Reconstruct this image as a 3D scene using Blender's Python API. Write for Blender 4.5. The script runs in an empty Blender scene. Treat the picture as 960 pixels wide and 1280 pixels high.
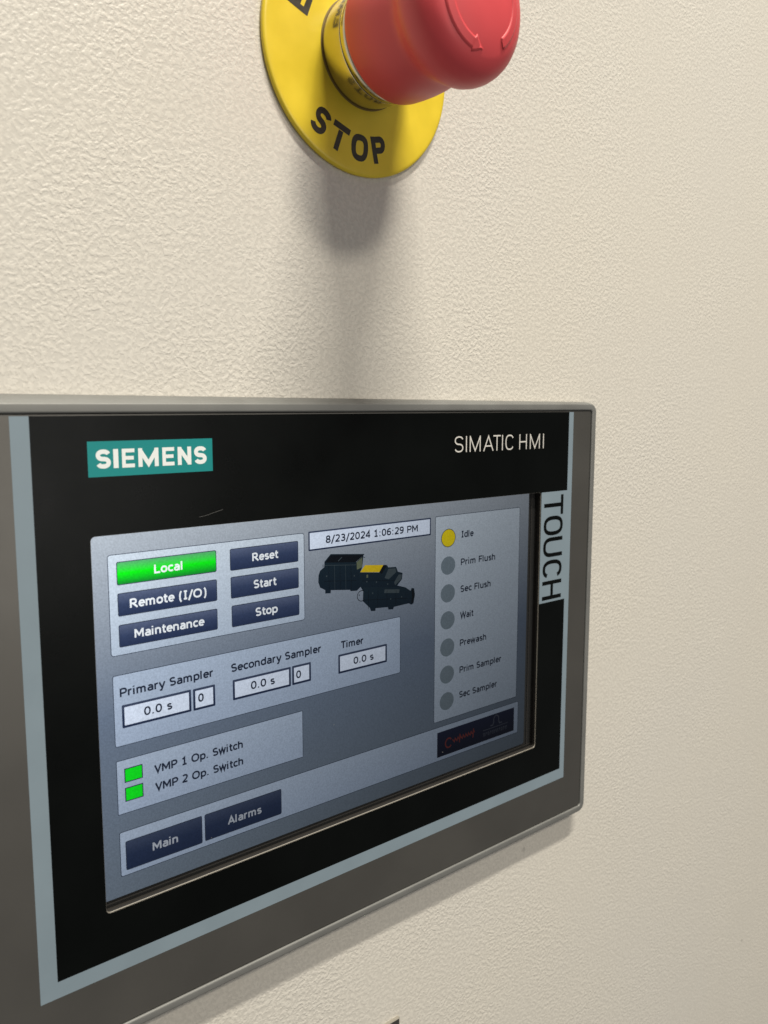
import bpy, math, random
from mathutils import Vector, Matrix
random.seed(7)
S = bpy.context.scene
COL = S.collection
MM = 0.001
WALL = 5.0          # the panel's film stands 5 mm proud of the wall

def P(x, y, z=0.0):
    """panel millimetres (x right, y down, z out of the film towards the room) -> world metres"""
    return Vector((x * MM, -(z + WALL) * MM, -y * MM))

# ------------------------------------------------------------------ camera
cam_d = bpy.data.cameras.new('camera')
cam = bpy.data.objects.new('camera', cam_d); COL.objects.link(cam)
S.camera = cam
R = [(0.769272484, -0.000835181, -0.638920298),
     (-0.0797152475, 0.992059955, -0.0972755081),
     (0.633928485, 0.125763061, 0.76309785)]
def wdir(r): return Vector((r[0], r[2], -r[1]))
xa, ya, za = wdir(R[0]), -wdir(R[1]), -wdir(R[2])
m = Matrix((xa, ya, za)).transposed().to_4x4()
m.translation = P(-54.4187, -2.45099, 191.12662)
cam.matrix_world = m
cam_d.sensor_fit = 'VERTICAL'; cam_d.sensor_height = 24; cam_d.sensor_width = 18
cam_d.lens = 24 * 1056.4085 / 1280
cam_d.clip_start = 0.005; cam_d.clip_end = 50
cam_d.dof.use_dof = True
cam_d.dof.focus_distance = 0.245
cam_d.dof.aperture_fstop = 19.8 / 1.3

# ------------------------------------------------------------------ world and lamps
w = bpy.data.worlds.new('World'); S.world = w; w.use_nodes = True
bg = w.node_tree.nodes['Background']
bg.inputs[0].default_value = (0.98, 0.97, 0.95, 1); bg.inputs[1].default_value = 0.15

def area(name, direction, dist, sx, sy, power, col, target=(99, -40)):
    d = Vector(direction).normalized()
    l = bpy.data.lights.new(name, 'AREA'); l.shape = 'RECTANGLE'; l.size = sx; l.size_y = sy
    l.energy = power; l.color = col
    o = bpy.data.objects.new(name, l); COL.objects.link(o)
    t = P(*target, 0)
    o.location = t + d * dist
    o.rotation_euler = d.to_track_quat('Z', 'Y').to_euler()
    return o
area('ceiling_lamp_near', (0.09, -1.0, 0.80), 2.0, 0.32, 0.16, 14.5, (1.0, 0.93, 0.80), (90, -60))
area('ceiling_lamp_far', (0.07, -1.0, 2.35), 2.0, 0.66, 0.08, 49, (1.0, 0.95, 0.84), (90, 60))
area('bright_room_side', (0.22, -1.0, -0.02), 2.5, 1.0, 0.9, 8.0, (1.0, 0.97, 0.92), (60, 40))

S.view_settings.view_transform = 'Standard'; S.view_settings.look = 'None'
S.view_settings.exposure = 0.0; S.view_settings.gamma = 1.0
S.render.engine = 'CYCLES'

# ------------------------------------------------------------------ materials
def s2l(c):
    return tuple(((v / 255) / 12.92 if v / 255 <= 0.04045 else ((v / 255 + 0.055) / 1.055) ** 2.4) for v in c)

def mat(name, col, rough=0.5, metal=0.0, spec=0.5, bump=None, vary=0.0, vscale=60, coat=0.0):
    mt = bpy.data.materials.new(name); mt.use_nodes = True
    nt = mt.node_tree; b = nt.nodes['Principled BSDF']
    b.inputs['Base Color'].default_value = (*col, 1); b.inputs['Roughness'].default_value = rough
    b.inputs['Metallic'].default_value = metal; b.inputs['Specular IOR Level'].default_value = spec
    b.inputs['Coat Weight'].default_value = coat
    tc = nt.nodes.new('ShaderNodeTexCoord')
    if vary:
        n = nt.nodes.new('ShaderNodeTexNoise'); n.inputs['Scale'].default_value = vscale; n.inputs['Detail'].default_value = 5
        nt.links.new(tc.outputs['Object'], n.inputs['Vector'])
        mr = nt.nodes.new('ShaderNodeMapRange'); mr.inputs[1].default_value = 0.3; mr.inputs[2].default_value = 0.7
        mr.inputs[3].default_value = 1 - vary; mr.inputs[4].default_value = 1 + vary
        nt.links.new(n.outputs[0], mr.inputs[0])
        mx = nt.nodes.new('ShaderNodeVectorMath'); mx.operation = 'SCALE'; mx.inputs[0].default_value = col
        nt.links.new(mr.outputs[0], mx.inputs['Scale']); nt.links.new(mx.outputs[0], b.inputs['Base Color'])
        mr2 = nt.nodes.new('ShaderNodeMapRange'); mr2.inputs[1].default_value = 0.3; mr2.inputs[2].default_value = 0.7
        mr2.inputs[3].default_value = rough * 0.85; mr2.inputs[4].default_value = min(1, rough * 1.15)
        nt.links.new(n.outputs[0], mr2.inputs[0]); nt.links.new(mr2.outputs[0], b.inputs['Roughness'])
    if bump:
        sc, st, dist = bump
        n = nt.nodes.new('ShaderNodeTexNoise'); n.inputs['Scale'].default_value = sc; n.inputs['Detail'].default_value = 3
        nt.links.new(tc.outputs['Object'], n.inputs['Vector'])
        bp = nt.nodes.new('ShaderNodeBump'); bp.inputs['Strength'].default_value = st; bp.inputs['Distance'].default_value = dist
        nt.links.new(n.outputs[0], bp.inputs['Height']); nt.links.new(bp.outputs[0], b.inputs['Normal'])
    return mt

def wall_material():
    mt = bpy.data.materials.new('cream_textured_paint'); mt.use_nodes = True
    nt = mt.node_tree; L = nt.links; N = nt.nodes; b = N['Principled BSDF']
    tc = N.new('ShaderNodeTexCoord')
    # warp the coordinates a little, so the orange peel is made of irregular worm-like blobs
    wn = N.new('ShaderNodeTexNoise'); wn.inputs['Scale'].default_value = 260; wn.inputs['Detail'].default_value = 2
    L.new(tc.outputs['Object'], wn.inputs['Vector'])
    sub = N.new('ShaderNodeVectorMath'); sub.operation = 'SUBTRACT'; sub.inputs[1].default_value = (.5, .5, .5)
    L.new(wn.outputs['Color'], sub.inputs[0])
    scl = N.new('ShaderNodeVectorMath'); scl.operation = 'SCALE'; scl.inputs['Scale'].default_value = 0.0016
    L.new(sub.outputs[0], scl.inputs[0])
    add = N.new('ShaderNodeVectorMath'); L.new(tc.outputs['Object'], add.inputs[0]); L.new(scl.outputs[0], add.inputs[1])
    n1 = N.new('ShaderNodeTexNoise'); n1.inputs['Scale'].default_value = 880; n1.inputs['Detail'].default_value = 2.0; n1.inputs['Roughness'].default_value = 0.45
    L.new(add.outputs[0], n1.inputs['Vector'])
    r1 = N.new('ShaderNodeMapRange'); r1.interpolation_type = 'SMOOTHSTEP'
    r1.inputs[1].default_value = 0.36; r1.inputs[2].default_value = 0.66
    L.new(n1.outputs[0], r1.inputs[0])
    n2 = N.new('ShaderNodeTexNoise'); n2.inputs['Scale'].default_value = 1500; n2.inputs['Detail'].default_value = 2
    L.new(add.outputs[0], n2.inputs['Vector'])
    # the relief is stronger in some places than in others, as rolled or sprayed paint is
    n3 = N.new('ShaderNodeTexNoise'); n3.inputs['Scale'].default_value = 22; n3.inputs['Detail'].default_value = 3
    L.new(tc.outputs['Object'], n3.inputs['Vector'])
    r3 = N.new('ShaderNodeMapRange'); r3.inputs[1].default_value = 0.3; r3.inputs[2].default_value = 0.7
    r3.inputs[3].default_value = 0.40; r3.inputs[4].default_value = 1.25
    L.new(n3.outputs[0], r3.inputs[0])
    m1 = N.new('ShaderNodeMath'); m1.operation = 'MULTIPLY_ADD'; m1.inputs[1].default_value = 0.22
    L.new(n2.outputs[0], m1.inputs[0]); L.new(r1.outputs[0], m1.inputs[2])
    m2 = N.new('ShaderNodeMath'); m2.operation = 'MULTIPLY'
    L.new(m1.outputs[0], m2.inputs[0]); L.new(r3.outputs[0], m2.inputs[1])
    bp = N.new('ShaderNodeBump'); bp.inputs['Strength'].default_value = 1.0; bp.inputs['Distance'].default_value = 0.000085
    L.new(m2.outputs[0], bp.inputs['Height']); L.new(bp.outputs[0], b.inputs['Normal'])
    # colour: cream paint with faint warm and cool drifts, slightly darker in the hollows of the relief
    n4 = N.new('ShaderNodeTexNoise'); n4.inputs['Scale'].default_value = 9; n4.inputs['Detail'].default_value = 4
    L.new(tc.outputs['Object'], n4.inputs['Vector'])
    cr = N.new('ShaderNodeValToRGB')
    cr.color_ramp.elements[0].position = 0.3; cr.color_ramp.elements[0].color = (0.678, 0.645, 0.588, 1)
    cr.color_ramp.elements[1].position = 0.7; cr.color_ramp.elements[1].color = (0.690, 0.651, 0.580, 1)
    L.new(n4.outputs[0], cr.inputs[0])
    r5 = N.new('ShaderNodeMapRange'); r5.inputs[3].default_value = 0.93; r5.inputs[4].default_value = 1.02
    L.new(r1.outputs[0], r5.inputs[0])
    sc5 = N.new('ShaderNodeVectorMath'); sc5.operation = 'SCALE'
    L.new(cr.outputs[0], sc5.inputs[0]); L.new(r5.outputs[0], sc5.inputs['Scale'])
    # the two small marks on the paint
    last = sc5.outputs[0]
    for (x, y, r, k) in ((352.1, 275.7, 0.9, .45), (176.9, 163.1, 1.3, .25), (172.5, 165.0, .8, .15)):
        c = P(x, y, -WALL)
        d = N.new('ShaderNodeVectorMath'); d.operation = 'DISTANCE'; d.inputs[1].default_value = c
        L.new(add.outputs[0], d.inputs[0])
        rr = N.new('ShaderNodeMapRange'); rr.inputs[1].default_value = r * .3 * MM; rr.inputs[2].default_value = r * MM
        rr.inputs[3].default_value = 1 - k; rr.inputs[4].default_value = 1
        L.new(d.outputs['Value'], rr.inputs[0])
        v = N.new('ShaderNodeVectorMath'); v.operation = 'SCALE'
        L.new(last, v.inputs[0]); L.new(rr.outputs[0], v.inputs['Scale']); last = v.outputs[0]
    L.new(last, b.inputs['Base Color'])
    rg = N.new('ShaderNodeMapRange'); rg.inputs[1].default_value = .3; rg.inputs[2].default_value = .7; rg.inputs[3].default_value = .28; rg.inputs[4].default_value = .46
    L.new(n3.outputs[0], rg.inputs[0]); L.new(rg.outputs[0], b.inputs['Roughness']); b.inputs['Specular IOR Level'].default_value = 0.45
    return mt

def screen_material(name, c1, c2=None, gain=1.0, mode='v', c3=None):
    """a lit liquid-crystal picture element: it dims when seen from the side or from above, as such displays do"""
    mt = bpy.data.materials.new(name); mt.use_nodes = True
    nt = mt.node_tree; N = nt.nodes; L = nt.links; b = N['Principled BSDF']
    b.inputs['Base Color'].default_value = (0.002, 0.0025, 0.003, 1); b.inputs['Roughness'].default_value = 0.42
    b.inputs['Specular IOR Level'].default_value = 0.07
    g = N.new('ShaderNodeNewGeometry'); sp = N.new('ShaderNodeSeparateXYZ'); L.new(g.outputs['Incoming'], sp.inputs[0])
    def math_(op, a, bb=None):
        n = N.new('ShaderNodeMath'); n.operation = op
        for i, v in enumerate((a, bb)):
            if v is None: continue
            if isinstance(v, (int, float)): n.inputs[i].default_value = v
            else: L.new(v, n.inputs[i])
        return n.outputs[0]
    iy = math_('MAXIMUM', math_('MULTIPLY', sp.outputs['Y'], -1.0), 0.05)
    th = math_('ABSOLUTE', math_('DIVIDE', sp.outputs['X'], iy))
    tv = math_('DIVIDE', sp.outputs['Z'], iy)
    e = math_('ADD', math_('MULTIPLY', th, -1.75), math_('MULTIPLY', math_('MAXIMUM', tv, -0.3), -1.9))
    f = math_('EXPONENT', e)
    tc = N.new('ShaderNodeTexCoord')
    wn = N.new('ShaderNodeTexNoise'); wn.inputs['Scale'].default_value = 2600; wn.inputs['Detail'].default_value = 1
    L.new(tc.outputs['Object'], wn.inputs['Vector'])
    mr = N.new('ShaderNodeMapRange'); mr.inputs[1].default_value = .25; mr.inputs[2].default_value = .75
    mr.inputs[3].default_value = 0.88; mr.inputs[4].default_value = 1.12
    L.new(wn.outputs[0], mr.inputs[0])
    f = math_('MULTIPLY', f, mr.outputs[0])
    f = math_('MULTIPLY', f, 2.95 * gain)
    L.new(f, b.inputs['Emission Strength'])
    if c2 is None:
        b.inputs['Emission Color'].default_value = (*s2l(c1), 1)
    else:
        uv = N.new('ShaderNodeUVMap'); su = N.new('ShaderNodeSeparateXYZ'); L.new(uv.outputs[0], su.inputs[0])
        cr = N.new('ShaderNodeValToRGB'); cr.color_ramp.elements[0].color = (*s2l(c2), 1); cr.color_ramp.elements[1].color = (*s2l(c1), 1)
        if c3 is not None:
            el = cr.color_ramp.elements.new(0.5); el.color = (*s2l(c3), 1)
        L.new(su.outputs['Y'], cr.inputs[0]); L.new(cr.outputs[0], b.inputs['Emission Color'])
    return mt

M = dict(
    wall=wall_material(),
    rim=mat('silver_cast_rim', (0.215, 0.215, 0.205), 0.55, 0.4, bump=(2600, 0.35, 0.00005), vary=.05, vscale=90),
    film=mat('grey_front_film', (0.155, 0.148, 0.135), 0.44, 0.8, bump=(5200, 0.25, 0.00002), vary=.012, vscale=30),
    black=mat('black_print', (0.0016, 0.0022, 0.0020), 0.30, 0, 0.13, bump=(4200, 0.12, 0.00002), vary=.2, vscale=50),
    stripe=mat('blue_grey_print', (0.215, 0.275, 0.322), 0.45, 0, 0.4, vary=.04, vscale=80),
    teal=mat('teal_print', (0.0, 0.235, 0.235), 0.42, 0, 0.4),
    white=mat('white_print', (0.84, 0.87, 0.86), 0.45),
    silverink=mat('pale_grey_print', (0.66, 0.64, 0.60), 0.45),
    dark=mat('dark_groove', (0.006, 0.006, 0.006), 0.6),
    well=mat('window_wall', (0.030, 0.027, 0.024), 0.42),
    lip=mat('bright_film_edge', (0.30, 0.275, 0.23), 0.4),
    yellow=mat('yellow_label_plastic', (0.80, 0.60, 0.035), 0.36, 0, 0.5, bump=(900, 0.08, 0.00004), vary=.06, vscale=110),
    ink=mat('black_ink', (0.030, 0.025, 0.014), 0.5, vary=.35, vscale=700),
    chrome=mat('polished_collar', (0.58, 0.54, 0.44), 0.2, 1.0, bump=(1400, 0.10, 0.00002), vary=.05, vscale=300),
    red=mat('red_plastic', (0.68, 0.070, 0.080), 0.46, 0, 0.5, bump=(1500, 0.10, 0.00003), vary=.05, vscale=70),
    plate=mat('dark_plate', (0.06, 0.056, 0.05), 0.4, 0.3),
    gasket=mat('brown_gasket', (0.22, 0.145, 0.03), 0.6),
    dust=mat('dust', (0.22, 0.22, 0.21), 0.8),
)
SC = dict(
    bg=screen_material('screen_background', (178, 187, 197), (124, 138, 154), c3=(116, 131, 153)),
    panel=screen_material('screen_panel', (212, 225, 238), (194, 210, 230)),
    panel2=screen_material('screen_panel_lower', (190, 207, 230), (184, 202, 228)),
    line=screen_material('screen_line', (52, 62, 82)),
    button=screen_material('screen_button', (92, 104, 134), (40, 54, 88), c3=(56, 70, 104)),
    darkbutton=screen_material('screen_button_dark', (66, 78, 106), (36, 50, 82), c3=(42, 56, 88)),
    green=screen_material('screen_green_button', (86, 170, 110), (14, 132, 44), c3=(0, 240, 14), gain=1.15),
    greensq=screen_material('screen_green_square', (8, 232, 30), gain=1.3),
    field=screen_material('screen_field', (224, 236, 255), gain=1.22),
    text=screen_material('screen_dark_text', (38, 48, 70)),
    white=screen_material('screen_white_text', (236, 242, 246), gain=1.2),
    white2=screen_material('screen_pale_text', (200, 208, 220)),
    yellow=screen_material('screen_yellow_lamp', (248, 224, 24), gain=1.15),
    grey=screen_material('screen_grey_lamp', (134, 150, 162)),
    navy=screen_material('screen_logo_box', (26, 32, 64), (12, 18, 44)),
    red=screen_material('screen_logo_red', (128, 54, 50)),
    dim=screen_material('screen_logo_grey', (84, 90, 104)),
    m1=screen_material('screen_machine_body', (24, 42, 54), (14, 32, 48)),
    m2=screen_material('screen_machine_dark', (8, 14, 24)),
    m3=screen_material('screen_machine_edge', (70, 82, 88)),
    m4=screen_material('screen_machine_hopper_side', (110, 118, 92)),
    m5=screen_material('screen_machine_yellow', (240, 206, 30)),
)

# ------------------------------------------------------------------ mesh helpers
class MB:
    def __init__(self): self.v = []; self.f = []; self.mi = []; self.uv = []; self.mats = []
    def slot(self, m_):
        if m_ not in self.mats: self.mats.append(m_)
        return self.mats.index(m_)
    def add(self, verts, faces, m_, uvs=None):
        o = len(self.v); s = self.slot(m_)
        verts = [Vector(v) for v in verts]
        if uvs is None:
            xs = [v.x for v in verts]; zs = [v.z for v in verts]
            dx = max(max(xs) - min(xs), 1e-9); dz = max(max(zs) - min(zs), 1e-9)
            uvs = [((v.x - min(xs)) / dx, (v.z - min(zs)) / dz) for v in verts]
        self.v += verts; self.uv += uvs
        for f in faces: self.f.append([o + i for i in f]); self.mi.append(s)
    def build(self, name, parent=None, smooth=False, origin=None):
        me = bpy.data.meshes.new(name)
        og = Vector(origin) if origin is not None else Vector((0, 0, 0))
        me.from_pydata([v - og for v in self.v], [], self.f)
        for m_ in self.mats: me.materials.append(m_)
        me.polygons.foreach_set('material_index', self.mi)
        ul = me.uv_layers.new(name='UVMap')
        for l in me.loops: ul.data[l.index].uv = self.uv[l.vertex_index]
        if smooth: me.polygons.foreach_set('use_smooth', [True] * len(me.polygons))
        me.update()
        o = bpy.data.objects.new(name, me); COL.objects.link(o); o.location = og
        if parent:
            o.parent = parent
            o.matrix_parent_inverse = Matrix.Identity(4)
            pw = Vector((0, 0, 0)); q = parent
            while q: pw += q.location; q = q.parent
            o.location = og - pw
        return o

def thing(name, label, cat, loc):
    o = bpy.data.objects.new(name, None); COL.objects.link(o); o.empty_display_size = 0.01
    o.location = loc; o['label'] = label; o['category'] = cat
    return o

def rrect(x0, y0, x1, y1, r, n=6):
    """rounded rectangle, clockwise on screen, in panel mm"""
    pts = []
    for cx, cy, a0 in ((x1 - r, y0 + r, -90), (x1 - r, y1 - r, 0), (x0 + r, y1 - r, 90), (x0 + r, y0 + r, 180)):
        for i in range(n + 1):
            a = math.radians(a0 + 90 * i / n); pts.append((cx + r * math.cos(a), cy + r * math.sin(a)))
    return pts

def bridge(mb, loops, m_, close_ends=(False, False)):
    """loops: list of lists of world points of equal length"""
    n = len(loops[0]); v = [p for l in loops for p in l]; f = []
    for k in range(len(loops) - 1):
        for i in range(n):
            j = (i + 1) % n
            f.append((k * n + i, k * n + j, (k + 1) * n + j, (k + 1) * n + i))
    if close_ends[0]: f.append(tuple(range(n)))
    if close_ends[1]: f.append(tuple((len(loops) - 1) * n + i for i in range(n))[::-1])
    mb.add(v, f, m_)

def L3(pts, z): return [P(x, y, z) for x, y in pts]
def poly(mb, pts, z, m_): mb.add(L3(pts, z), [tuple(range(len(pts)))], m_)
def ring(mb, outer, inner, z, m_): bridge(mb, [L3(outer, z), L3(inner, z)], m_)
def rect(mb, x0, y0, x1, y1, z, m_): poly(mb, [(x0, y0), (x1, y0), (x1, y1), (x0, y1)], z, m_)

def ribbon(mb, pts, wd, z, m_, closed=False, fn=None):
    """flat stroke with mitred joins"""
    n = len(pts); Lf = []; Rt = []
    for i in range(n):
        if closed: a, b, c = pts[i - 1], pts[i], pts[(i + 1) % n]
        else: a, b, c = pts[max(i - 1, 0)], pts[i], pts[min(i + 1, n - 1)]
        d1 = Vector((b[0] - a[0], b[1] - a[1])); d2 = Vector((c[0] - b[0], c[1] - b[1]))
        if d1.length < 1e-9: d1 = d2
        if d2.length < 1e-9: d2 = d1
        d1.normalize(); d2.normalize()
        n1 = Vector((-d1.y, d1.x)); n2 = Vector((-d2.y, d2.x)); mn = (n1 + n2)
        if mn.length < 1e-6: mn = n1
        mn.normalize(); k = wd / 2 / max(mn.dot(n1), 0.3)
        Lf.append((b[0] + mn.x * k, b[1] + mn.y * k)); Rt.append((b[0] - mn.x * k, b[1] - mn.y * k))
    conv = fn or (lambda x, y, zz: P(x, y, zz))
    v = [conv(x, y, z) for x, y in Lf] + [conv(x, y, z) for x, y in Rt]
    f = [(i, (i + 1) % n, n + (i + 1) % n, n + i) for i in range(n if closed else n - 1)]
    mb.add(v, f, m_)

def arc(cx, cy, rx, ry, a0, a1, n=14):
    return [(cx + rx * math.cos(math.radians(a0 + (a1 - a0) * i / n)), cy - ry * math.sin(math.radians(a0 + (a1 - a0) * i / n))) for i in range(n + 1)]

def superarc(cx, cy, rx, ry, a0, a1, n=18, e=2.6):
    out = []
    for i in range(n + 1):
        a = math.radians(a0 + (a1 - a0) * i / n); c, s = math.cos(a), math.sin(a)
        out.append((cx + rx * math.copysign(abs(c) ** (2 / e), c), cy - ry * math.copysign(abs(s) ** (2 / e), s)))
    return out

def glyph(ch, W, H, t):
    """strokes of one grotesque capital inside a W x H box, y down; t = stroke width"""
    h = t / 2; R_, B = W - h, H - h
    if ch == 'S':
        rx = W / 2 - h; r1 = (H / 2 - h) / 2 + 0.0
        c1, c2 = h + r1, H - h - r1
        return [superarc(W / 2, c1, rx, r1, 18, 270, 20, 2.2) + superarc(W / 2, c2, rx, r1, 90, -162, 20, 2.2)[1:]]
    if ch == 'O': return [('c', superarc(W / 2, H / 2, W / 2 - h, H / 2 - h, 0, 360 - 15, 23))]
    if ch == 'C': return [superarc(W / 2, H / 2, W / 2 - h, H / 2 - h, 32, 328, 24)]
    if ch == 'G': return [superarc(W / 2, H / 2, W / 2 - h, H / 2 - h, 32, 340, 24), [(R_, H * .80), (R_, H * .52), (W * .55, H * .52)]]
    if ch == 'U': return [[(h, 0), (h, H * .55)] + superarc(W / 2, H * .58, W / 2 - h, H * .42 - h, 180, 360, 16) + [(R_, H * .55), (R_, 0)]]
    if ch == 'T': return [[(0, h), (W, h)], [(W / 2, t), (W / 2, H)]]
    if ch == 'I': return [[(W / 2, 0), (W / 2, H)]]
    if ch == 'H': return [[(h, 0), (h, H)], [(R_, 0), (R_, H)], [(t, H / 2), (W - t, H / 2)]]
    if ch == 'E': return [[(W, h), (h, h), (h, B), (W, B)], [(t, H * .49), (W * .93, H * .49)]]
    if ch == 'M': return [[(h, H), (h, 0)], [(R_, 0), (R_, H)], [(h, t * .55), (W / 2, H - t * .7), (R_, t * .55)]]
    if ch == 'N': return [[(h, H), (h, 0)], [(R_, 0), (R_, H)], [(h, t * .4), (R_, H - t * .4)]]
    if ch == 'A': return [[(h * .8, H), (W / 2, t * .6), (W - h * .8, H)], [(W * .22, H * .68), (W * .78, H * .68)]]
    if ch == 'P': return [[(h, 0), (h, H)], [(t, h), (W * .6, h)] + arc(W * .6, h + (H * .52 - h) / 2, W * .4 - h, (H * .52 - h) / 2, 80, -80, 10) + [(W * .6, H * .52), (t, H * .52)]]
    if ch == 'R': return glyph('P', W, H, t) + [[(W * .5, H * .52 + h), (W * .95 - h * .3, H)]]
    if ch == 'Y': return [[(h * .8, 0), (W / 2, H * .55), (W - h * .8, 0)], [(W / 2, H * .55), (W / 2, H)]]
    return []

def letter(mb, ch, W, H, t, z, m_, fn, step=0.004):
    """fn(u, v, z): glyph millimetres -> world; each stroke lies a hair above the one before"""
    for k, st in enumerate(glyph(ch, W, H, t)):
        closed = isinstance(st, tuple)
        ribbon(mb, st[1] if closed else st, t, z + k * step, m_, closed, fn)

def U(cx, cy, rx, ry, a0, a1, n=12, e=2.25):
    return [(x, 2 * cy - y) for x, y in superarc(cx, cy, rx, ry, a0, a1, n, e)] if False else \
        [(cx + rx * math.copysign(abs(math.cos(q)) ** (2 / e), math.cos(q)), cy + ry * math.copysign(abs(math.sin(q)) ** (2 / e), math.sin(q)))
         for q in (math.radians(a0 + (a1 - a0) * i / n) for i in range(n + 1))]
def O_(cx, cy, rx, ry): return ('c', U(cx, cy, rx, ry, 0, 345, 23))
# screen typeface: centre lines of each character, baseline 0, capitals 1 high
FONT = {
 ' ': (.36, []), '.': (.34, [[(.12, .16), (.12, 0)]]), ':': (.38, [[(.14, .16), (.14, 0)], [(.14, .70), (.14, .54)]]),
 '/': (.46, [[(.02, -.18), (.38, 1.02)]]),
 '(': (.42, [U(.36, .40, .26, .66, 115, 245)]), ')': (.42, [U(.02, .40, .26, .66, 65, -65)]),
 'I': (.46, [[(.19, .93), (.19, .07)], [(.04, .935), (.34, .935)], [(.04, .065), (.34, .065)]]),
 'L': (.60, [[(.09, 1), (.09, .07), (.54, .07)]]), 'T': (.66, [[(.0, .93), (.60, .93)], [(.30, .86), (.30, 0)]]),
 'F': (.60, [[(.09, 0), (.09, .93), (.54, .93)], [(.16, .50), (.49, .50)]]),
 'H': (.80, [[(.09, 0), (.09, 1)], [(.65, 0), (.65, 1)], [(.16, .5), (.58, .5)]]),
 'V': (.70, [[(.03, 1), (.32, .06), (.61, 1)]]), 'W': (1.04, [[(.03, 1), (.24, .06), (.48, .94), (.72, .06), (.93, 1)]]),
 'A': (.72, [[(.03, 0), (.33, .94), (.63, 0)], [(.16, .30), (.50, .30)]]),
 'M': (.92, [[(.09, 0), (.09, 1)], [(.75, 0), (.75, 1)], [(.12, .93), (.42, .28), (.72, .93)]]),
 'P': (.68, [[(.09, 0), (.09, 1)], [(.16, .93), (.32, .93)] + U(.32, .68, .24, .25, 85, -85, 10) + [(.32, .43), (.16, .43)]]),
 'R': (.74, [[(.09, 0), (.09, 1)], [(.16, .93), (.30, .93)] + U(.30, .70, .23, .23, 85, -85, 10) + [(.30, .47), (.16, .47)], [(.32, .42), (.66, 0)]]),
 'S': (.66, [U(.30, .715, .21, .215, 30, 260, 12) + U(.30, .28, .23, .21, 80, -150, 12)]),
 'O': (.88, [O_(.40, .5, .33, .43)]),
 '0': (.66, [O_(.29, .5, .22, .43)]),
 '1': (.66, [[(.10, .80), (.22, .84), (.31, .93), (.31, .07)], [(.10, .065), (.52, .065)]]),
 '2': (.66, [U(.28, .72, .22, .21, 150, -20, 10) + [(.40, .45), (.09, .10), (.09, .07), (.53, .07)]]),
 '3': (.66, [U(.27, .72, .20, .21, 145, -75, 10) + [(.20, .51)], [(.24, .50)] + U(.27, .28, .23, .21, 75, -150, 10)]),
 '4': (.66, [[(.42, 0), (.42, .94), (.06, .34), (.06, .27), (.56, .27)]]),
 '6': (.66, [[(.50, .92)] + U(.42, .48, .34, .45, 95, 180, 8), O_(.29, .31, .21, .24)]),
 '8': (.66, [O_(.29, .725, .18, .205), O_(.29, .28, .22, .21)]),
 '9': (.66, [[(.08, .08)] + U(.16, .52, .34, .45, -85, 0, 8), O_(.29, .69, .21, .24)]),
 'a': (.61, [U(.27, .46, .20, .21, 140, 0) + [(.47, 0)], [(.40, .40), (.26, .40)] + U(.26, .235, .17, .165, 90, 270) + [(.32, .07), (.45, .17)]]),
 'b': (.64, [[(.09, 1), (.09, 0)], U(.30, .37, .22, .30, 155, -155, 16)]),
 'c': (.54, [U(.30, .37, .22, .30, 45, 315, 16)]),
 'd': (.64, [[(.50, 1), (.50, 0)], U(.29, .37, .22, .30, 25, 335, 16)]),
 'e': (.60, [[(.14, .385), (.50, .385)] + U(.29, .37, .21, .30, 8, 318, 16)]),
 'f': (.40, [[(.17, 0), (.17, .78)] + U(.31, .79, .14, .14, 180, 90, 6) + [(.38, .93)], [(.02, .665), (.36, .665)]]),
 'h': (.65, [[(.09, 1), (.09, 0)], U(.28, .45, .20, .22, 155, 0) + [(.48, 0)]]),
 'i': (.30, [[(.09, .74), (.09, 0)], [(.09, 1.02), (.09, .88)]]), 'l': (.30, [[(.09, 1.02), (.09, 0)]]),
 'm': (.96, [[(.09, .74), (.09, 0)], U(.26, .46, .165, .21, 155, 0) + [(.425, 0)], U(.595, .46, .165, .21, 155, 0) + [(.76, 0)]]),
 'n': (.65, [[(.09, .74), (.09, 0)], U(.28, .46, .20, .21, 155, 0) + [(.48, 0)]]),
 'o': (.62, [O_(.29, .37, .22, .30)]),
 'p': (.64, [[(.09, .74), (.09, -.26)], U(.30, .37, .22, .30, 155, -155, 16)]),
 'r': (.44, [[(.09, .74), (.09, 0)], U(.30, .40, .21, .27, 155, 80, 8)]),
 's': (.52, [U(.24, .53, .16, .14, 25, 260, 10) + U(.24, .22, .17, .15, 80, -155, 10)]),
 't': (.42, [[(.16, .95), (.16, .22)] + U(.30, .22, .14, .15, 180, 270, 6) + [(.37, .07)], [(.02, .665), (.36, .665)]]),
 'u': (.65, [[(.09, .74), (.09, .27)] + U(.28, .27, .19, .2, 180, 340, 10), [(.49, .74), (.49, 0)]]),
 'w': (.82, [[(.03, .74), (.20, .06), (.37, .70), (.54, .06), (.71, .74)]]),
 'y': (.58, [[(.03, .74), (.27, .06)], [(.51, .74), (.22, -.22), (.06, -.22)]]),
}
def text(mb, s, x0, x1, ybase, cap, z, m_, wt=0.15):
    pen = 0; items = []
    for ch in s:
        adv, strokes = FONT[ch]
        for st in strokes:
            c = isinstance(st, tuple); pts = st[1] if c else st
            items.append(([(pen + x, y) for x, y in pts], c))
        pen += adv
    a = min(x for p_, _ in items for x, _ in p_) - wt / 2; b = max(x for p_, _ in items for x, _ in p_) + wt / 2
    kx = (x1 - x0) / (b - a)
    for k, (pts, c) in enumerate(items):
        ribbon(mb, [(x0 + (x - a) * kx, ybase - y * cap) for x, y in pts], wt * cap, z + .003 * (k % 2), m_, c)

# ------------------------------------------------------------------ the wall
mb = MB()
rect(mb, -1200, -1000, 1400, 1200, -WALL, M['wall'])
o = mb.build('wall'); o['kind'] = 'structure'
o['label'] = 'cream painted wall with a fine orange peel texture'

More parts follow.
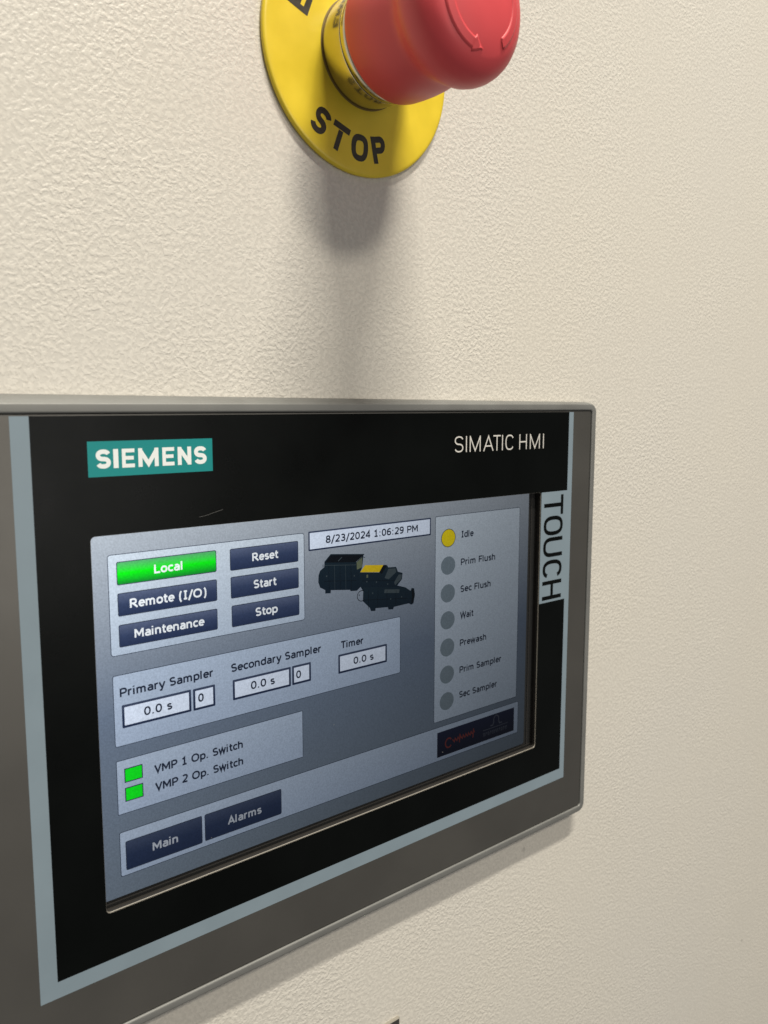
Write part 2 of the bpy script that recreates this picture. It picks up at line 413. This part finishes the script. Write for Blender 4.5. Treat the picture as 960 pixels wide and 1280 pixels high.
# ------------------------------------------------------------------ touch panel
panel = thing('touch_panel', 'grey framed operator touch panel with lit screen mounted on the cream wall', 'control panel', P(98.5, 76, -WALL))
X0, Y0, X1, Y1 = -14.5, -2.9, 205.6, 154.1
def box(ins, r, top=0.0, bx=(X0, Y0, X1, Y1)):
    pts = rrect(bx[0] + ins, bx[1] + ins, bx[2] - ins, bx[3] - ins, max(r, .05), 8)
    return pts
# housing: a cast frame whose sides flare a little towards the wall
mb = MB()
def flare(pts, amount):
    out = []
    for x, y in pts:
        if y < 10:      # the top side flares most, less towards the right-hand corner
            k = min(1, max(0, (X1 - x) / 14)); k = k ** .5 * (0.72 + 0.28 * min(1, (X1 - x) / 190))
            out.append((x, y - amount * k))
        else: out.append((x, y))
    return out
loops = [L3(flare(box(0, 3.2), 2.0), -WALL), L3(flare(box(0, 3.2), 1.95), -3.2), L3(flare(box(0, 3.2), 1.2), -1.2), L3(flare(box(0, 3.2), .35), -.35),
         L3(box(.04, 3.15), 0.10), L3(box(.16, 3.05), 0.30), L3(box(.36, 2.9), 0.38), L3(box(.50, 2.8), 0.40), L3(box(1.85, 1.6), 0.42), L3(box(2.0, 1.5), 0.40), L3(box(2.22, 1.3), 0.30), L3(box(2.36, 1.15), 0.12),
         L3(box(2.4, 1.1), -.1), L3(box(2.4, 1.1), -1.3)]
bridge(mb, loops, M['rim'])
mb.build('frame', panel, smooth=True)
# groove floor between rim and film
mb = MB(); ring(mb, box(2.38, 1.1), box(5, .5), -1.25, M['dark']); mb.build('groove', panel)
# film with the window cut out
WX0, WY0, WX1, WY1 = 16.5, 27.9, 175.8, 120.9
mb = MB()
fo = rrect(-11.8, -0.30, 202.9, 151.4, .9, 8)
fi = rrect(WX0, WY0, WX1, WY1, 1.1, 8)
bridge(mb, [L3(fo, -1.2), L3(fo, -0.06), L3(rrect(-11.74, -.24, 202.84, 151.34, .9, 8), 0), L3(rrect(WX0 - .02, WY0 - .02, WX1 + .02, WY1 + .02, 1.1, 8), 0)], M['film'])
film = mb.build('front_film', panel)
Z1, Z2, Z3, Z4 = 0.012, 0.026, 0.040, 0.055
# blue-grey frame line: open at the top
mb = MB()
u = [(0.05, 0.0), (6.9 * 0 + 6.2, 0.0), (6.2, 0), (6.2, 0)]
sw = 4.1
mb.add(L3([(0, 0.05), (sw, 0.05), (sw, 137.3 - sw), (0, 137.3)], Z1), [(0, 1, 2, 3)], M['stripe'])
mb.add(L3([(192.74, 0.05), (192.74, 137.3), (192.74 - 2.5, 137.3 - sw), (192.74 - 2.5, 0.05)], Z1), [(0, 1, 2, 3)], M['stripe'])
mb.add(L3([(0, 137.3), (sw, 137.3 - sw), (192.74 - 2.5, 137.3 - sw), (192.74, 137.3)], Z1), [(0, 1, 2, 3)], M['stripe'])
mb.build('frame_line', film)
BX1 = 190.24
# black print round the window
mb = MB()
bo = rrect(sw, 0.05, BX1, 137.3 - sw, .02, 8)
ring(mb, bo, rrect(WX0 - .08, WY0 - .08, WX1 + .12, WY1 + .20, 1.2, 8), Z1, M['black'])
mb.build('black_border', film)
# bright bevelled edge of the film round the window, then the window's walls
mb = MB()
bridge(mb, [L3(rrect(WX0 - .08, WY0 - .08, WX1 + .12, WY1 + .20, 1.2, 8), Z1), L3(rrect(WX0 - .05, WY0 - .04, WX1 + .07, WY1 + .12, 1.15, 8), 0.0 - .02),
            L3(rrect(WX0, WY0, WX1 - .02, WY1 - .02, 1.1, 8), -.28)], M['lip'])
mb.build('window_edge', film, smooth=True)
mb = MB()
LZ = -2.2
bridge(mb, [L3(rrect(WX0, WY0, WX1 - .02, WY1 - .02, 1.1, 8), -.28), L3(rrect(WX0, WY0, WX1 - .05, WY1 - .05, 1.1, 8), -1.25),
            L3(rrect(WX0 - .2, WY0 - .2, WX1 + .3, WY1 + .35, 1.1, 8), -1.35), L3(rrect(WX0 - .2, WY0 - .2, WX1 + .3, WY1 + .35, 1.1, 8), LZ - .4)], M['well'])
mb.build('window_wall', film)
# brand plate
mb = MB(); rect(mb, 16.6, 5.9, 48.25, 14.08, Z2, M['teal'])
for ch, a, b in (('S', 18.5, 22.0), ('I', 22.6, 23.85), ('E', 24.7, 27.8), ('M', 28.7, 33.8), ('E', 34.8, 37.9), ('N', 38.8, 42.4), ('S', 43.2, 46.6)):
    t = 1.02 if ch != 'I' else 1.2
    if ch == 'E': t = .88
    letter(mb, ch, b - a, 4.42, t, Z3, M['white'], lambda uu, vv, z, a=a: P(a + uu, 7.78 + vv, z))
mb.build('brand_plate', film)
mb = MB()
for ch, a, b in (('S', 133.3, 137.1), ('I', 138.2, 138.8), ('M', 140.0, 145.0), ('A', 146.3, 151.1), ('T', 151.0, 154.5), ('I', 155.1, 155.7), ('C', 156.9, 161.0), ('H', 163.8, 167.6), ('M', 169.2, 174.4), ('I', 176.0, 176.6)):
    letter(mb, ch, b - a, 5.1, .43, Z3, M['silverink'], lambda uu, vv, z, a=a: P(a + uu, 7.38 + vv, z))
o = mb.build('lettering', film); o['kind'] = 'stuff'
# touch label
mb = MB(); rect(mb, WX1 + .28, 28.0, BX1, 67.9, Z2, M['stripe'])
for ch, a, b in (('T', 29.3, 36.4), ('O', 36.7, 43.7), ('U', 44.4, 51.5), ('C', 52.6, 59.3), ('H', 60.1, 67.0)):
    letter(mb, ch, b - a, 10.6, 1.42, Z3, M['black'], lambda uu, vv, z, a=a: P(188.2 - vv, a + uu, z))
mb.build('label', film)
# scratches and dust on the film
mb = MB()
for pts, t in (([(44.2, 25.5), (46.5, 25.15), (49, 24.5), (50.8, 24.1)], .045), ([(30.0, 10.6 ), (31.2, 10.3)], .07)):
    ribbon(mb, pts, t, Z2, M['dust'])
o = mb.build('scratch', film); o['kind'] = 'stuff'

# display -------------------------------------------------------------
mb = MB(); rect(mb, 10, 22, 182, 127, LZ - .3, M['dark'])
disp = mb.build('display', panel)
mb = MB(); AX0, AY0, AX1, AY1 = 15.2, 26.3, 172.0, 119.2
poly(mb, rrect(AX0, AY0, AX1, AY1, 1.0), LZ, SC['bg'])
# thin metal edge of the glass below the picture
rect(mb, 12, 119.9, 180, 120.15, LZ, M['well']); rect(mb, 173.4, 24, 173.65, 119.9, LZ, M['well'])
mb.build('screen_background', disp)

def frame_panel(x0, y0, x1, y1, m_='panel', r=.8, name='group_box'):
    mb = MB(); poly(mb, rrect(x0, y0, x1, y1, r), LZ + .012, SC['line'])
    poly(mb, rrect(x0 + .17, y0 + .17, x1 - .17, y1 - .17, max(r - .17, .05)), LZ + .024, SC[m_])
    mb.build(name, disp)
frame_panel(21.0, 32.9, 77.25, 57.77)
frame_panel(21.1, 62.5, 112.85, 80.56, 'panel2', .6)
frame_panel(21.15, 84.05, 76.1, 98.0, 'panel2', .3)
frame_panel(127.3, 32.6, 167.45, 100.7, 'panel', .5)
mb = MB()
poly(mb, rrect(21.25, 102.5, 168.6, 114.2, .5), LZ + .012, SC['line'])
poly(mb, rrect(21.42, 102.67, 168.43, 114.03, .4), LZ + .024, SC['panel2'])
mb.build('menu_bar', disp)
def button(x0, y0, x1, y1, s, tx0, tx1, yb, cap, fill='button', tm='white'):
    mb = MB(); poly(mb, rrect(x0, y0, x1, y1, .45), LZ + .036, SC['line'])
    poly(mb, rrect(x0 + .2, y0 + .2, x1 - .2, y1 - .2, .35), LZ + .048, SC[fill])
    text(mb, s, tx0, tx1, yb, cap, LZ + .062, SC[tm], .205)
    mb.build('screen_button', disp)
button(23.15, 34.78, 49.8, 40.5, 'Local', 32.6, 40.3, 38.7, 2.15, 'green')
button(23.15, 42.45, 49.8, 48.15, 'Remote (I/O)', 26.1, 46.8, 46.4, 2.2)
button(23.15, 50.2, 49.75, 55.8, 'Maintenance', 27.0, 46.0, 54.0, 2.15)
button(53.75, 34.96, 75.2, 40.8, 'Reset', 60.4, 68.9, 38.95, 2.15)
button(53.8, 42.45, 75.25, 48.25, 'Start', 60.7, 68.2, 46.4, 2.2)
button(53.9, 50.15, 75.35, 56.0, 'Stop', 61.1, 68.3, 54.1, 2.2)
button(22.7, 105.25, 43.72, 112.9, 'Main', 29.7, 36.8, 110.15, 2.15, 'darkbutton', 'white2')
button(44.45, 105.25, 68.5, 112.7, 'Alarms', 51.2, 62.0, 110.3, 2.15, 'darkbutton', 'white2')
def field(x0, y0, x1, y1, s, tx0, tx1, yb, cap, wd=.62):
    mb = MB(); poly(mb, rrect(x0, y0, x1, y1, .25), LZ + .036, SC['darkbutton'])
    poly(mb, rrect(x0 + wd, y0 + wd, x1 - wd, y1 - wd, .05), LZ + .048, SC['field'])
    text(mb, s, tx0, tx1, yb, cap, LZ + .062, SC['text'], .2)
    mb.build('input_field', disp)
field(78.65, 32.75, 125.35, 38.3, '8/23/2024 1:06:29 PM', 84.5, 119.9, 36.6, 2.1, .45)
field(23.15, 70.25, 41.6, 76.1, '0.0 s', 28.7, 36.4, 74.15, 2.15)
field(42.15, 70.35, 48.5, 76.15, '0', 43.5, 45.2, 74.1, 2.15)
field(53.75, 70.4, 72.2, 76.0, '0.0 s', 59.2, 67.0, 74.15, 2.15)
field(72.65, 70.35, 79.05, 75.9, '0', 73.9, 75.7, 74.2, 2.15)
field(88.8, 70.2, 107.35, 75.95, '0.0 s', 94.3, 102.2, 74.1, 2.1)
def label(s, x0, x1, yb, cap=2.15, bold=.215):
    mb = MB(); text(mb, s, x0, x1, yb, cap, LZ + .05, SC['text'], bold); mb.build('caption', disp)
label('Primary Sampler', 22.7, 48.3, 68.1); label('Secondary Sampler', 53.3, 82.9, 68.1); label('Timer', 89.5, 98.4, 68.5)
label('VMP 1 Op. Switch', 30.8, 56.5, 89.85, 2.1); label('VMP 2 Op. Switch', 30.9, 56.5, 94.6, 2.1)
for s, x1, y in (('Idle', 144.7, 40.45), ('Prim Flush', 155.3, 49.6), ('Sec Flush', 153.3, 58.6), ('Wait', 145.3, 67.5), ('Prewash', 151.5, 76.8), ('Prim Sampler', 159.4, 86.0), ('Sec Sampler', 157.4, 94.6)):
    label(s, 138.75, x1, y, 2.15, .20)
for y0, y1 in ((86.44, 90.07), (91.4, 95.0)):
    mb = MB(); rect(mb, 23.15, y0, 27.88, y1, LZ + .036, SC['text']); rect(mb, 23.4, y0 + .25, 27.63, y1 - .25, LZ + .048, SC['greensq']); mb.build('status_square', disp)
for i, y in enumerate((39.99, 49.0, 58.15, 67.1, 76.2, 85.35, 94.4)):
    mb = MB(); c = [(133.1 + 3.2 * math.cos(a * math.pi / 20), y + 3.0 * math.sin(a * math.pi / 20)) for a in range(40)]
    poly(mb, c, LZ + .036, SC['text' if i == 0 else 'grey'])
    c = [(133.1 + 2.98 * math.cos(a * math.pi / 20), y + 2.78 * math.sin(a * math.pi / 20)) for a in range(40)]
    poly(mb, c, LZ + .048, SC['yellow' if i == 0 else 'grey'])
    mb.build('status_lamp', disp)
# logo box
mb = MB(); rect(mb, 128.95, 104.35, 166.45, 112.9, LZ + .036, SC['navy'])
pts = [(132.6 + .42 * i, 109.0 + .6 * math.sin(i * 2.1) - .02 * i) for i in range(34)]
ribbon(mb, arc(134.2, 109, 1.5, 1.6, 40, 320, 12), .5, LZ + .048, SC['red'])
ribbon(mb, [p for p in pts if p[0] > 135.6], .42, LZ + .052, SC['red'])
ribbon(mb, [(139.4, 107.2), (139.2, 110.2)], .45, LZ + .056, SC['red']); ribbon(mb, [(145.9, 107.0), (145.7, 110.2)], .45, LZ + .056, SC['red'])
ribbon(mb, [(154.3, 108.2), (155.5, 108.2)] + arc(157.2, 106.6, 1.3, 1.6, 200, -20, 12) + [(158.9, 108.2), (160.3, 108.2)], .4, LZ + .048, SC['dim'])
ribbon(mb, [(150.5, 109.1), (163.2, 109.1)], .22, LZ + .048, SC['dim'])
for k in range(11):
    x = 150.8 + k * 1.12
    ribbon(mb, [(x, 111.3), (x + .1, 110.1), (x + .55, 110.1), (x + .5, 111.3 - .5 * (k % 2))], .2, LZ + .052, SC['dim'])
mb.build('logo', disp)
# machine picture
mb = MB()
z = LZ + .036
poly(mb, [(84.1, 42.2), (95.6, 43.4), (98.3, 41.6), (97.8, 45.2), (97.1, 46.6), (97.1, 51.1), (95.8, 52.0), (93.4, 51.8), (93.3, 51.4), (86.3, 50.5), (86.2, 51.4), (84.3, 51.2), (84.3, 50.2), (82.5, 49.2), (81.9, 47.6), (82.0, 45.6), (82.6, 44.3), (84.0, 43.5)], z, SC['m1'])
poly(mb, [(84.1, 42.2), (86.3, 40.2), (98.5, 41.5), (95.4, 43.4)], z + .01, SC['m2'])
poly(mb, [(84.0, 42.0), (86.3, 39.95), (98.6, 41.3), (98.5, 41.6), (86.4, 40.3), (84.3, 42.3)], z + .02, SC['m1'])
ribbon(mb, [(89.0, 42.3), (90.3, 41.3)], .25, z + .02, SC['m3'])
poly(mb, [(95.7, 43.5), (97.8, 42.2), (97.7, 45.2), (95.8, 45.7)], z + .012, SC['m4'])
poly(mb, [(96.8, 46.6), (104.3, 47.6), (106.0, 45.9), (107.5, 45.9), (107.9, 46.5), (111.0, 46.7), (111.7, 48.3), (113.6, 48.9), (113.4, 50.8), (111.5, 52.6), (114.8, 53.6), (114.9, 54.3), (98.2, 52.6), (96.9, 50.7)], z + .004, SC['m1'])
poly(mb, [(98.2, 51.3), (114.8, 53.6), (116.9, 55.0), (117.4, 54.2), (118.4, 54.4), (118.8, 56.4), (118.2, 59.2), (117.2, 59.5), (116.3, 58.9), (110.1, 59.1), (109.8, 59.8), (108.0, 59.6), (107.7, 58.8), (102.9, 58.4), (102.8, 59.2), (101.1, 59.0), (100.7, 58.0), (98.0, 55.5)], z + .008, SC['m1'])
poly(mb, [(98.9, 44.7), (105.9, 45.5), (104.3, 47.5), (97.0, 46.6)], z + .014, SC['m5'])
poly(mb, [(105.9, 45.5), (107.4, 45.7), (105.3, 48.2), (104.3, 47.5)], z + .014, SC['m2'])
poly(mb, [(107.9, 46.9), (110.7, 47.1), (111.0, 48.3), (108.0, 50.2), (106.4, 49.6)], z + .016, SC['m3'])
poly(mb, [(112.0, 49.2), (113.3, 49.4), (113.1, 50.7), (110.6, 52.4), (110.2, 51.4)], z + .016, SC['m3'])
poly(mb, [(106.4, 53.1), (112.4, 53.9), (112.2, 55.0), (106.2, 54.2)], z + .016, SC['m3'])
rect(mb, 99.4, 47.7, 100.0, 48.6, z + .016, SC['m4'])
ribbon(mb, [(84.0, 47.6), (95.6, 48.9)], .12, z + .018, SC['m2']); ribbon(mb, [(98.4, 55.2), (115.5, 57.2)], .12, z + .018, SC['m2'])
poly(mb, [(117.3, 54.6), (118.2, 54.8), (118.5, 56.5), (117.9, 58.9), (117.2, 59.0), (117.6, 56.8)], z + .018, SC['m2'])
ribbon(mb, arc(97.6, 53.8, 1.7, 1.6, 60, 300, 14), .22, z + .012, SC['m2'])
ribbon(mb, [(96.6, 53.2), (96.6, 53.8)], .25, z + .02, SC['m2'])
ribbon(mb, [(83.6, 43.5), (83.6, 42.7)], .2, z, SC['m1']); ribbon(mb, [(98.3, 42.2), (98.9, 42.5)], .2, z, SC['m1'])
for k in range(5):
    ribbon(mb, [(85.6 + k * 2.0, 43.2 + k * .21), (85.7 + k * 2.0, 50.3 + k * .24)], .10, z + .0185, SC['m3' if k % 2 else 'm2'])
for k in range(4):
    ribbon(mb, [(100.2 + k * 3.6, 52.6 + k * .45), (100.1 + k * 3.6, 58.2 + k * .2)], .12, z + .0185, SC['m2'])
for xx, yy in ((84.6, 46.0), (94.6, 47.2), (99.3, 49.6), (103.0, 50.2), (107.4, 51.4), (101.5, 53.4), (108.6, 56.2), (113.0, 56.2)):
    rect(mb, xx, yy, xx + .45, yy + .4, z + .020, SC['m3'])
ribbon(mb, [(97.6, 49.3), (110.5, 50.9)], .12, z + .0185, SC['m2']); ribbon(mb, [(84.2, 43.0), (95.5, 44.2)], .14, z + .020, SC['m3'])
mb.build('machine_picture', disp)
mb = MB()
for x, y, s in ((110.0, 39.8, .22), (87.0, 91.0, .2), (82.2, 104.5, .18), (131.4, 111.5, .26), (46.3, 112.3, .2), (60, 99, .1), (100, 75, .12), (150, 60, .1), (40, 60, .1), (70, 110, .1), (120, 90, .1), (142, 104, .1)):
    poly(mb, [(x - s, y), (x, y - s * .35), (x + s * 1.1, y - s * .1), (x + s * .2, y + s * .4)], LZ + .09, M['dust'])
o = mb.build('dust', disp); o['kind'] = 'stuff'

# ------------------------------------------------------------------ emergency stop button
CX, CY = 99.2, -98.3
stop = thing('emergency_stop_button', 'red mushroom emergency stop button on a round yellow plate above the touch panel', 'emergency stop button', P(CX, CY, -WALL))
def lathe(mb, prof, m_, c0=(CX, CY), tilt=(0, 0), zt=0, n=128):
    loops = []
    for r, z in prof:
        cx, cy = c0[0] + tilt[0] * (z - zt), c0[1] + tilt[1] * (z - zt)
        loops.append([P(cx + r * math.cos(2 * math.pi * i / n), cy + r * math.sin(2 * math.pi * i / n), z) for i in range(n)])
    bridge(mb, loops, m_)
def plate_z(r): return -3.35 + 0.75 * max(0, 1 - ((r - 14) / 17.0)) ** 1.6
mb = MB()
lathe(mb, [(31.6, -WALL), (31.95, -4.6), (32.0, -4.0), (31.85, -3.65), (31.4, -3.42), (30.8, -3.35)] + [(r, plate_z(r)) for r in (29, 27, 25, 23, 21, 19, 17, 15.4, 14.0)], M['yellow'])
pl = mb.build('label_plate', stop, smooth=True)
mb = MB()
def around(a_deg, rtop, W, up):
    # up=+1: tops point outwards; -1: tops point to the centre
    def fn(uu, vv, z):
        a = math.radians(a_deg)
        if up > 0:
            r = rtop - vv; th = a - (uu - W / 2) / r * .96
        else:
            r = rtop + vv; th = a + (uu - W / 2) / r * .96
        rr = r
        return P(CX + rr * math.cos(th), CY - rr * math.sin(th), plate_z(rr) + .03 + z)
    return fn
for ch, a, W in (('S', -125.5, 5.4), ('T', -109.6, 6.0), ('O', -92.6, 6.2), ('P', -76.4, 5.3)):
    letter(mb, ch, W, 7.2, 1.66, 0.0, M['ink'], around(a, 21.1, W, -1), .006)
mb.build('lettering', pl)
mb = MB()
for i, ch in enumerate('EMERGENCY'):
    W = {'M': 6.4, 'G': 5.8, 'C': 5.7, 'N': 5.6}.get(ch, 5.0)
    a = 158.0 - i * 17.0
    letter(mb, ch, W, 6.9, 1.62, 0.0, M['ink'], around(a, 26.2, W, 1), .006)
mb.build('lettering', pl)
mb = MB(); lathe(mb, [(14.62, -3.2), (14.6, -2.5), (14.45, -2.42), (14.0, -2.5)], M['gasket'], n=96); mb.build('gasket', stop, smooth=True)
mb = MB()
lathe(mb, [(14.1, -3.2), (14.2, -2.4), (14.35, -2.1), (14.5, 0), (14.85, 5.7), (14.8, 5.85)], M['chrome'])
lathe(mb, [(14.8, 5.85), (14.6, 5.92), (14.6, 6.0), (14.8, 6.07)], M['dark'])
lathe(mb, [(14.8, 6.07), (14.9, 6.2), (15.0, 9.0), (13.0, 9.4)], M['chrome'])
mb.build('collar', stop, smooth=True)
def cap_z(r): return 45.4 - 3.4 * (r / 16.2) ** 2.4
CC, TL, ZT = (99.7, -98.8), (-0.062, 0.058), 9.0
prof = [(12.8, 9.6), (15.35, 8.9), (15.9, 8.9), (16.35, 9.6), (16.55, 10.8), (16.65, 14), (16.6, 18), (16.35, 21.5), (15.9, 24.5), (15.5, 26.5), (15.35, 27.8),
        (15.55, 29.0), (16.2, 30.4), (17.05, 31.8), (17.7, 33.2), (18.0, 34.8), (18.05, 36.4), (17.8, 38.0), (17.3, 39.5), (16.4, 40.9), (15.2, 42.1)]
prof += [(r, cap_z(r) - .02) for r in (13.9, 12.6, 11, 9, 7, 5, 3, 1.2, .05)]
mb = MB(); lathe(mb, prof, M['red'], CC, TL, ZT)
capo = mb.build('push_cap', stop, smooth=True)
# three raised arrows round the face
def capP(r, a, dz):
    z = cap_z(r) + dz; cx, cy = CC[0] + TL[0] * (z - ZT), CC[1] + TL[1] * (z - ZT)
    return P(cx + r * math.cos(math.radians(a)), cy - r * math.sin(math.radians(a)), z)
for a0, a1 in ((186, 272), (308, 392), (66, 150)):
    mb = MB(); n = 22; Lp = []
    r0, r1 = 9.6, 12.6
    outer = []; inner = []
    for i in range(n + 1):
        t = i / n; a = a0 + (a1 - a0) * t
        if t < .78: ri, ro = r0, r1
        else:
            k = (t - .78) / .22; ri, ro = (r0 - 1.2) + (11.4 - r0 + 1.2) * k, (r1 + .9) - (r1 + .9 - 11.5) * k
        if i and t >= .78 and (i - 1) / n < .78:
            outer.append((r1, a - .6)); inner.append((r0, a - .6))
        outer.append((ro, a)); inner.append((ri, a))
    k = len(outer); lp = outer + inner[::-1]
    def sh(pts, dz, s):   # shrink towards the stroke's middle for a rounded edge
        out = []
        for q, (r, a) in enumerate(pts):
            oth = inner[q] if q < k else outer[2 * k - 1 - q]
            mid = (r + oth[0]) / 2; d = max(-s, min(s, mid - r)); out.append(capP(r + d, a, dz))
        return out
    base, mid_, top = sh(lp, -.3, 0), sh(lp, .14, .25), sh(lp, .26, .7)
    bridge(mb, [base, mid_, top], M['red'])
    o_ = len(mb.v); nn = len(lp)
    mb.add(top, [(q, q + 1, nn - 2 - q, nn - 1 - q) for q in range(k - 1)], M['red'])
    mb.build('raised_arrow', capo, smooth=True)

# ------------------------------------------------------------------ corner of another plate at the bottom edge
tag = thing('metal_plate', 'dark grey metal plate with a shiny edge on the wall under the touch panel', 'metal plate', P(80, 215, -WALL))
mb = MB()
bx = (50.0, 199.9, 114.8, 232.0)
def bb(i): return rrect(bx[0] + i, bx[1] + i, bx[2] - i, bx[3] - i, .15, 3)
bridge(mb, [L3(bb(0), -WALL), L3(bb(0), -4.25), L3(bb(.35), -4.0)], M['lip'])
mb.build('edge', tag)
mb = MB(); poly(mb, bb(.35), -4.0, M['plate']); mb.build('face', tag)
